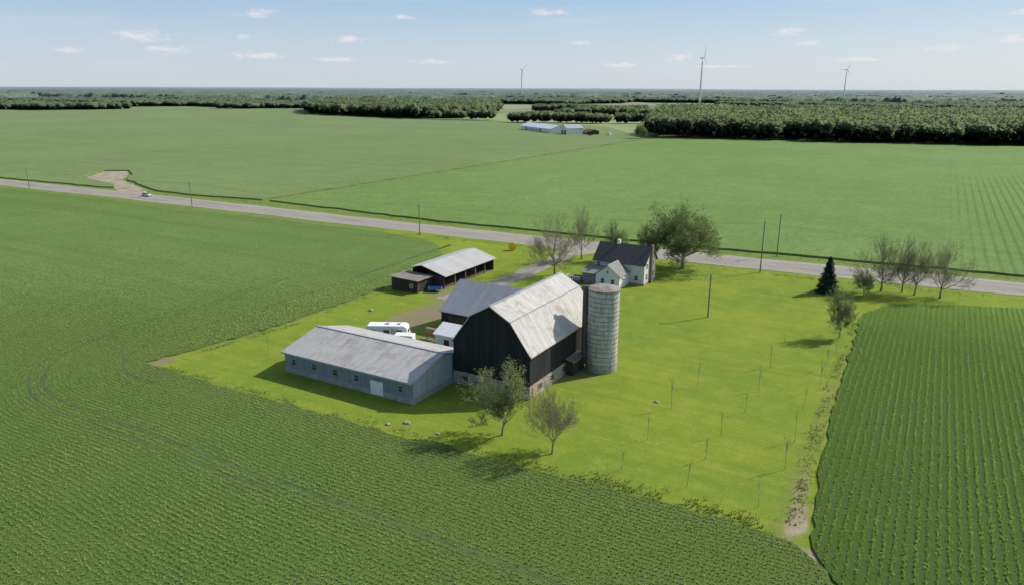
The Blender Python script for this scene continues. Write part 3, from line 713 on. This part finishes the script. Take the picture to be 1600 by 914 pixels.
c=t.mix(t.math('MULTIPLY',t.step(st,.42,.65),.65),br_.outputs['Color'],(.24,.235,.205)); c=t.mix(t.math('MULTIPLY',t.step(st2,.48,.68),.55),c,(.70,.685,.63))
c=t.mix(t.math('MULTIPLY',t.step(t.math('ADD',ob[2],t.math('MULTIPLY',st2,5.0)),5.5,2.2),.5),c,(.22,.22,.16))
t.link(c,b.inputs['Base Color']); t.link(t.bump(br_.outputs['Fac'],-.3,.03),b.inputs['Normal'])
S.cyl('wall',(sx,sy),2.5,0,13.4,m,48)
V=[];F=[];n=40
for zi,z in enumerate([.5+.75*i for i in range(17)]):
    for rr,zz in ((2.505,z-.035),(2.56,z-.03),(2.56,z+.03),(2.505,z+.035)):
        for i in range(n): V.append((sx+rr*math.cos(2*math.pi*i/n),sy+rr*math.sin(2*math.pi*i/n),zz))
    k=zi*4*n
    for q in range(3):
        for i in range(n): F.append([k+q*n+i,k+q*n+(i+1)%n,k+(q+1)*n+(i+1)%n,k+(q+1)*n+i])
S.mesh('hoops',V,F,simple('rusty_hoops',(.17,.145,.12),(.23,.20,.16),ns=3))
capm=simple('rusty_tin_cap',(.30,.27,.23),(.20,.17,.14),ns=1.2,rough=.7)
V=[(sx+2.62*math.cos(2*math.pi*i/32),sy+2.62*math.sin(2*math.pi*i/32),13.3) for i in range(32)]+[(sx+2.62*math.cos(2*math.pi*i/32),sy+2.62*math.sin(2*math.pi*i/32),13.62) for i in range(32)]+[(sx+1.5*math.cos(2*math.pi*i/32),sy+1.5*math.sin(2*math.pi*i/32),13.9) for i in range(32)]+[(sx,sy,14.0)]
F=[[i,(i+1)%32,32+(i+1)%32,32+i] for i in range(32)]+[[32+i,32+(i+1)%32,64+(i+1)%32,64+i] for i in range(32)]+[[64+i,64+(i+1)%32,96] for i in range(32)]
S.mesh('cap',V,F,capm)
ca_=math.radians(205); chx,chy=sx+2.85*math.cos(ca_),sy+2.85*math.sin(ca_)
S.cyl('chute',(chx,chy),.5,.8,13.9,simple('dark_chute_steel',(.07,.065,.06),(.12,.10,.09),sc=(2,2,.3),ns=1),12)
FR=Thing('feed_room',(-46,101.5,0),'small dark plank lean-to between barn and silo','shed')
FR.boxes('wall',[(-47.1,-45.9,98.9,103.2,0,2.3)],brownwall)
FR.roof('roof','y',[(-47.2,2.75),(-45.6,2.35)],98.7,103.4,roof_brown,.1)
# long shed
x0,x1,y0,y1=-86.6,-60.95,77.2,92.0; yr=85.0
L=Thing('livestock_shed',(-74,84.6,0),'long blue-grey metal-roofed shed with white door and small windows','shed')
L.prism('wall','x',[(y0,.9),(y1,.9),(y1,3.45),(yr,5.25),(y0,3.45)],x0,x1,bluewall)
L.boxes('foundation',[(x0-.05,x1+.05,y0-.05,y1+.05,0,.9)],concrete)
L.roof('roof','x',[(y0-.45,3.48),(yr,5.5),(y1+.45,3.48)],x0-.35,x1+.2,roof_shed,.13)
L.boxes('ridge_cap',[(x0-.35,x1+.2,yr-.2,yr+.2,5.49,5.56)],steel)
L.boxes('eave_trim',[(x0-.36,x1+.21,y0-.5,y0-.451,3.26,3.50)],steel)
for xx in (-84.6,-80.2,-75.9,-71.6): L.window(y0,xx,1.55,.85,.95,'y-',glass,boardt if xx==-75.9 else steel)
L.window(y0,-63.2,1.6,.7,.95,'y-',glass,steel)
d=L.boxes('door',[(-68.8,-66.4,y0-.12,y0-.055,.15,2.35)],whitem,label='white painted sliding door')
L.boxes('handle',[(-66.7,-66.6,y0-.16,y0-.122,1.1,1.35)],steel,parent=d)
L.prism('gable_panel','x',[(y0+.05,.92),(86.9,.92),(86.9,4.7),(yr,5.2),(y0+.05,3.42)],x1+.003,x1+.05,palewall,label='pale blue siding on the end wall')
# mid barn
x0,x1,y0,y1=-77.1,-60.95,107,121; yr=114
Mb=Thing('equipment_barn',(-69,114,0),'dark-walled barn wing with grey metal gable roof','barn')
Mb.prism('wall','x',[(y0,0),(y1,0),(y1,4),(yr,8.1),(y0,4)],x0,x1,blackxy)
Mb.roof('roof','x',[(y0-.4,3.95),(yr,8.4),(y1+.4,3.95)],x0-.35,x1,roof_mid,.13)
Mb.boxes('door',[(-75.5,-72.0,y0-.1,y0-.02,.05,3.2)],brownwall)
# small white shed
Wb=Thing('milk_house',(-69,101,0),'small white gabled outbuilding beside the black barn','shed')
Wb.prism('wall','x',[(98.2,0),(104,0),(104,2.9),(101.1,4.0),(98.2,2.9)],-72.2,-61.2,whitem)
Wb.roof('roof','x',[(97.9,2.85),(101.1,4.2),(104.3,2.85)],-72.5,-61.0,simple('white_metal_roof',(.76,.77,.78),(.70,.71,.72),ns=1,rough=.5),.1)
Wb.boxes('door',[(-70.3,-69.3,98.12,98.197,.05,2.05)],brownwall)
# open machine shed
O=Thing('machine_shed',(-98,142,0),'open-fronted pole shed with pale metal roof','shed')
O.boxes('wall',[(-102.4,-102.25,131.2,152.8,0,3.95),(-102.25,-93.6,131.2,131.35,0,2.9),(-102.25,-93.6,152.65,152.8,0,2.9)],brownwall)
O.prism('roof','y',[(-102.9,4.25),(-99.6,4.9),(-92.9,3.05),(-92.9,2.93),(-99.6,4.76),(-102.9,4.12)],130.9,153.2,metalroof('pale_shed_roof',(.42,.42,.415),'y',(.31,.30,.28),.4))
for yy in (135.6,140,144.3,148.6): O.boxes('post',[(-93.7,-93.5,yy-.1,yy+.1,0,3.0)],woodp)
O.boxes('interior_floor',[(-102.2,-93.8,131.4,152.6,.015,.05)],simple('dirt_floor',(.10,.08,.06),(.14,.11,.08)))
O.boxes('partition',[(-98.2,-98.05,131.4,152.6,.05,3.6)],darkin)
K=Thing('storage_shed',(-100,128.3,0),'low dark brown shed with rusty brown roof','shed')
K.prism('wall','y',[(-103.9,0),(-96.7,0),(-96.7,2.75),(-103.9,2.95)],125.3,131.0,brownwall)
K.prism('roof','y',[(-104.3,3.12),(-96.2,2.88),(-96.2,2.77),(-104.3,3.0)],124.9,131.15,roof_brown)
K.boxes('door',[(-101.5,-99.9,125.2,125.28,.05,2.2)],darkin)
K.window(125.3,-98.3,1.1,.7,.7,'y-',glass,whitem)
# farmhouse
H=Thing('farmhouse',(-61,159,0),'white farmhouse with dark shingle roof and small gabled wing','house')
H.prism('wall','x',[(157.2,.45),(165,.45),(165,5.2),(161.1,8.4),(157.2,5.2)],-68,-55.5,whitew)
H.boxes('foundation',[(-68.05,-55.45,157.15,165.05,0,.45)],stone)
rf=H.roof('roof','x',[(156.7,4.85),(161.1,8.65),(165.5,4.85)],-68.4,-55.1,shingle,.16)
H.boxes('chimney',[(-63.9,-63.2,160.8,161.5,8.2,9.5)],whitem,parent=rf,label='white painted chimney')
H.boxes('chimney',[(-55.44,-54.95,160.7,161.5,0,9.0)],brick,parent=rf,label='brown brick chimney on the gable wall')
for yy in (158.9,163.2):
    H.window(-55.5,yy,1.1,.9,1.4,'x+',glass,whitem); H.window(-55.5,yy,3.7,.8,1.2,'x+',glass,whitem)
for xx in (-67,-57.4): H.window(157.2,xx,3.3 if xx<-60 else 1.1,.9,1.1,'y-',glass,whitem)
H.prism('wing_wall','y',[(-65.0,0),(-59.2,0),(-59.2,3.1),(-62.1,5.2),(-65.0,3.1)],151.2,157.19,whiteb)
H.roof('wing_roof','y',[(-65.4,2.95),(-62.1,5.45),(-58.8,2.95)],150.8,157.18,shingleg,.13)
H.window(151.2,-63.3,1.1,.8,1.0,'y-',glass,whitem); H.window(151.2,-60.8,1.1,.8,1.0,'y-',glass,whitem)
H.window(151.2,-62.1,3.4,.5,.6,'y-',glass,whitem)
H.boxes('porch_wall',[(-69.2,-65.05,153.2,157.1,0,2.4)],simple('grey_porch_boards',(.20,.20,.20),(.26,.26,.26),ns=1))
H.prism('porch_roof','x',[(152.8,2.5),(157.15,3.6),(157.15,3.48),(152.8,2.38)],-69.6,-65.42,shingleg)
H.boxes('porch_deck',[(-72.8,-69.3,151.5,156.5,0,.7)],simple('deck_boards',(.12,.10,.085),(.17,.145,.12),ns=1))
H.boxes('deck_railing',[(-72.8,-69.3,151.5,151.58,1.5,1.6)]+[(-72.8+.58*i,-72.72+.58*i,151.5,151.58,.7,1.5) for i in range(7)]+[(-72.8,-72.72,151.6,156.5,1.5,1.6)],whitem)
H.boxes('window_awning',[(-59.18,-58.85,153,156,2.2,2.3)],whitem)

# distant farm
D=Thing('poultry_barn',(-368,706,0),'long low white farm building at the field edge','barn',rot=math.atan2(-61,79)); D.local=True
D.prism('wall','x',[(-9,0),(9,0),(9,4.6),(0,7.8),(-9,4.6)],-44,34,whitem)
D.roof('roof','x',[(-9.6,4.5),(0,8.1),(9.6,4.5)],-44.5,34.5,simple('bright_metal_roof',(.68,.70,.72),(.60,.62,.65),sc=(.3,.1,1),ns=1,rough=.5),.2)
D.boxes('door',[(-30,-26,-9.08,-9.01,.05,3.6)],glass); D.boxes('door',[(6,10,-9.08,-9.01,.05,3.6)],glass)
for i in range(8): D.boxes('window',[(-22+i*3.2,-20.4+i*3.2,-9.06,-9.01,1.6,2.8)],glass)
D2=Thing('farm_workshop',(-322,676,0),'tall white workshop with dark doors at the field edge','shed',rot=math.atan2(-61,79)); D2.local=True
D2.prism('wall','y',[(-7,0),(7,0),(7,6.5),(0,9.5),(-7,6.5)],-9,9,whitem)
D2.roof('roof','y',[(-7.5,6.4),(0,9.8),(7.5,6.4)],-9.5,9.5,simple('blue_grey_roof',(.36,.40,.48),(.30,.34,.42),ns=1),.2)
D2.boxes('door',[(-5,-1,-9.1,-9.01,.05,4.5)],glass);D2.boxes('door',[(1,5,-9.1,-9.01,.05,4.5)],glass)
D3=Thing('dark_shed',(-305,684,0),'low dark shed beside the white workshop','shed',rot=math.atan2(-61,79)); D3.local=True
D3.prism('wall','x',[(-5,0),(5,0),(5,3.5),(0,5.2),(-5,3.5)],-8,8,brownwall); D3.roof('roof','x',[(-5.5,3.4),(0,5.4),(5.5,3.4)],-8.4,8.4,shingle,.15)
D3.boxes('door',[(-3,2,-5.1,-5.01,.05,3)],glass)
D4=Thing('storage_tank',(-283,678,0),'small pale round tank on the field edge','tank'); D4.cyl('wall',(-283,678),2.2,0,2.6,whitem,20); D4.cyl('lid',(-283,678),2.3,2.6,3.3,steel,20,.3)

# ------------------------------------------------------------------ wind turbines
turbw=simple('turbine_white',(.66,.67,.68),(.62,.63,.64),ns=.05,rough=.5)
def turbine(x,y,hub,yaw,rot0,label,bl=46):
    T=Thing('wind_turbine',(x,y,0),label,'wind turbine',group='wind turbines on the horizon',rot=yaw); T.local=True
    T.cyl('tower',(0,0),3.2,0,hub-1.5,turbw,24,1.6)
    T.prism('nacelle','y',[(-1.8,hub-1.5),(1.8,hub-1.5),(1.8,hub+1.8),(-1.8,hub+1.8)],-4.5,7,turbw,bevel=.5)
    h=T.cyl('hub',(0,0),1.8,0,3,turbw,16,.9); h.rotation_euler=(math.radians(90),0,0); h.location=(0,-4.5,hub)
    for k in range(3):
        V=[];F=[]
        prof=[(0,1.1,1.1),(3,1.1,1.0),(9,2.2,.8),(20,1.6,.6),(34,1.0,.4),(44,.55,.2),(bl,.15,.05)]
        for zz,c,th in prof:
            V+=[(-c*.4,0,zz),(0,-th,zz),(c*.9,0,zz),(0,th,zz)]
        for i in range(len(prof)-1):
            for j in range(4): F.append([4*i+j,4*i+(j+1)%4,4*i+4+(j+1)%4,4*i+4+j])
        F.append([0,1,2,3]); F.append([len(V)-1,len(V)-2,len(V)-3,len(V)-4])
        me=pyme('blade',V,F,turbw); o=obj('blade',me,(0,-6.2,hub),T.o); o.rotation_euler=(0,rot0+k*2*math.pi/3,0)
turbine(-700,2425,140,math.radians(30+58),math.radians(8),'tall white three-bladed wind turbine beyond the woodland')
turbine(-1887,3358,136,math.radians(30+35),math.radians(50),'distant white wind turbine on the horizon')
turbine(-489,4369,147,math.radians(40),math.radians(25),'distant white wind turbine above the treeline')

# ------------------------------------------------------------------ utility poles
def pole(x,y,h,label,arm=True,group=None):
    T=Thing('utility_pole',(x,y,0),label,'utility pole',group=group)
    T.cyl('pole',(x,y),.16,0,h,woodp,10,.11)
    if arm:
        T.boxes('crossarm',[(x-.06,x+.06,y-1.2,y+1.2,h-.9,h-.78)],woodp)
        for q in (-1.1,-.4,.4,1.1): T.cyl('insulator',(x,y+q),.05,h-.779,h-.6,steel,8,.03)
    return T
GP='utility poles along the road'
for x,y,h in ((-352,176,9.5),(-243,178,10),(-138,181,9.5),(-35,184.5,13),(70,191,11)):
    T=pole(x,y,h,'weathered wooden utility pole on the road verge',True,GP)
pole(-35,205.5,11.5,'wooden utility pole on the far road verge',True,GP)
T=pole(-36,141,8.8,'lone wooden pole with a yard lamp on the lawn',False)
T.boxes('lamp_arm',[(-36.9,-36,140.96,141.04,8.3,8.38)],steel); T.cyl('lamp_head',(-37,141),.12,8.05,8.32,steel,12,.22)
def wire(pts,name,label):
    me_V=[];me_F=[]
    for i in range(len(pts)-1):
        a=Vector(pts[i]);b_=Vector(pts[i+1]);prev=a;n=14
        for k in range(1,n+1):
            tt=k/n; q=a.lerp(b_,tt); q.z-=4*tt*(1-tt)*(a-b_).length*.012
            tube(me_V,me_F,prev,q,.012,.012,3); prev=q
    o=obj(name,pyme(name,me_V,[list(f) for f in me_F],rubber)); o['label']=label;o['category']='power line'
for q in (-1.1,1.1):
    wire([(-352,176+q,8.9),(-243,178+q,9.4),(-138,181+q,8.9),(-35,184.5+q,12.4),(70,191+q,10.4)],'power_line','thin sagging black wire between wooden poles')
wire([(-35,184.5,12.8),(-35,205.5,11.3)],'power_line','thin black wire crossing above the road')
wire([(-36,141,8.6),(-35,184.5,11.8)],'power_line','thin black service wire above the lawn')

# ------------------------------------------------------------------ car
redl=simple('red_lens',(.4,.02,.02))
def car(x,y,rot,paint,label):
    T=Thing('car',(x,y,.05),label,'car',rot=rot); T.local=True
    T.prism('body','y',[(-2.25,.35),(2.25,.35),(2.3,.75),(1.35,.95),(.65,1.02),(-1.9,1.02),(-2.25,.9)],-.88,.88,paint,bevel=.07)
    T.prism('cabin','y',[(.75,1.0),(-2.0,1.0),(-1.55,1.45),(.1,1.47)],-.76,.76,glass,bevel=.05)
    T.prism('cabin_roof','y',[(.0,1.475),(-1.5,1.455),(-1.45,1.52),(-.1,1.53)],-.72,.72,paint,bevel=.02)
    for cx in (-1.4,1.4):
        for cy in (-.8,.8):
            w_=T.cyl('wheel',(0,0),.33,-.1,.1,rubber,20); w_.rotation_euler=(math.radians(90),0,0); w_.location=(cx,cy,.33)
            T.cyl('rim',(0,0),.2,-.11,.11,steel,16,parent=w_)
    for y_ in (-.65,.65):
        T.boxes('headlight',[(2.24,2.31,y_-.15,y_+.15,.6,.75)],whitem)
        T.boxes('tail_light',[(-2.29,-2.22,y_-.13,y_+.13,.7,.85)],redl)
car(-285,187.9,math.radians(2),simple('silver_paint',(.5,.52,.54),(.46,.48,.5),rough=.3,spec=.5),'silver car driving on the country road')
car(-296,664,.4,simple('dark_paint',(.05,.06,.09),(.04,.05,.07),rough=.3,spec=.5),'dark car parked beside the distant workshop')

# camper
C=Thing('camper_trailer',(-82.3,97.6,0),'white travel trailer parked behind the long shed','camper',rot=math.radians(28)); C.local=True; C.o.scale=(1.15,1.12,1.12)
C.prism('body','y',[(-3.3,.55),(3.0,.55),(3.4,1.1),(3.2,2.5),(2.7,2.75),(-3.0,2.75),(-3.3,2.4)],-1.15,1.15,whitem,bevel=.12)
for a0,a1,z1 in ((-.3,.3,2.9),(1.6,2.1,2.88)): C.boxes('roof_vent',[(a0,a1,-.28,.28,2.752,z1)],steel)
for xx in (-2.2,0,2): C.boxes('window',[(xx-.45,xx+.45,-1.19,-1.153,1.5,2.1)],glass)
C.boxes('window',[(3.3,3.36,-.6,.6,1.5,2.0)],glass)
C.boxes('door',[(.75,1.35,-1.18,-1.153,.6,2.35)],simple('cream_door',(.55,.52,.45)))
C.boxes('stripe',[(-3.2,3.2,-1.17,-1.151,1.15,1.28)],simple('tan_stripe',(.25,.18,.10)))
for cy in (-1.05,1.05):
    w_=C.cyl('wheel',(0,0),.36,-.1,.1,rubber,18); w_.rotation_euler=(math.radians(90),0,0); w_.location=(-.3,cy,.36)
C.boxes('hitch',[(3.4,4.6,-.05,.05,.45,.55)],steel)
K2=Thing('fuel_tank',(-75.6,101.8,0),'rusty brown fuel tank on a steel stand','tank'); K2.local=True
c_=K2.cyl('tank',(0,0),.75,-1.1,1.1,simple('rust',(.27,.16,.10),(.35,.23,.15),ns=3),20); c_.rotation_euler=(0,math.radians(90),0); c_.location=(0,0,1.5)
K2.boxes('stand',[(-.8,-.7,-.5,-.4,0,1),(.7,.8,-.5,-.4,0,1),(-.8,-.7,.4,.5,0,1),(.7,.8,.4,.5,0,1)],steel)
K3=Thing('water_tote',(-73.6,104.8,0),'white plastic water tote in a steel cage','tank'); K3.local=True
K3.boxes('tank',[(-.55,.55,-.5,.5,.15,1.15)],whitem,bevel=.08)
K3.boxes('cage',[(-.6+.3*i,-.57+.3*i,-.56,-.53,.1,1.2) for i in range(5)]+[(-.6,.63,-.565,-.535,.6,.63),(-.6,.63,-.565,-.535,1.17,1.2)],steel)
K3.boxes('pallet',[(-.6,.6,-.55,.55,0,.14)],boardt)
K4=Thing('cargo_trailer',(-77.2,96.0,0),'small white enclosed cargo trailer beside the long shed','trailer',rot=.35); K4.local=True
K4.boxes('body',[(-1.7,1.7,-.95,.95,.5,2.5)],whitem,bevel=.08)
for cy in (-1.0,1.0):
    w_=K4.cyl('wheel',(0,0),.33,-.09,.09,rubber,16); w_.rotation_euler=(math.radians(90),0,0); w_.location=(-.2,cy,.33)
K4.boxes('drawbar',[(1.7,2.7,-.05,.05,.45,.53)],steel)
K4.boxes('door',[(-1.74,-1.703,-.8,.8,.6,2.35)],steel)
U_=Thing('utility_trailer',(-94.2,128.6,0),'small blue utility trailer beside the brown shed','trailer',rot=.5); U_.local=True
blue=simple('blue_paint',(.08,.17,.40),(.10,.2,.44),rough=.5)
U_.boxes('bed',[(-1.5,1.5,-.8,.8,.55,.62),(-1.5,1.5,-.8,-.74,.62,1.05),(-1.5,1.5,.74,.8,.62,1.05),(-1.5,-1.44,-.74,.74,.62,1.05),(1.44,1.5,-.74,.74,.62,1.05)],blue)
for cy in (-.92,.92):
    w_=U_.cyl('wheel',(0,0),.32,-.09,.09,rubber,16); w_.rotation_euler=(math.radians(90),0,0); w_.location=(0,cy,.32)
U_.boxes('drawbar',[(1.5,2.6,-.04,.04,.5,.58)],steel)
Y=Thing('cable_reel',(-101,175,0),'bright yellow round reel standing beside the road','reel',rot=.6); Y.local=True
yel=simple('yellow_paint',(.85,.55,.03),(.75,.48,.03),rough=.5)
for nm,r_,a0,a1 in (('flange',1.1,-.55,-.43),('flange',1.1,.43,.55),('drum',.6,-.43,.43)):
    c_=Y.cyl(nm,(0,0),r_,a0,a1,yel,24); c_.rotation_euler=(math.radians(90),0,0); c_.location=(0,0,1.1)
rk=simple('pale_rock',(.36,.34,.30),(.28,.26,.22),ns=4,bump=.5)
for i,(x,y,s) in enumerate([(-58,72,.4),(-52.5,71.5,.25),(-31,96,.3),(-97,110,.45),(-60,70.3,.3)]):
    V=icV*np.array([s*1.3,s,s*.55])*(1+.25*np.sin(icV[:,0:1]*4+i)*np.cos(icV[:,1:2]*5)); V[:,2]+=s*.3
    me=pyme('rock',V.tolist(),icF.tolist(),rk); o=obj('rock',me,(x,y,0)); o['label']='pale rough field stone lying on the lawn'; o['category']='rock'; o['group']='field stones on the lawn'
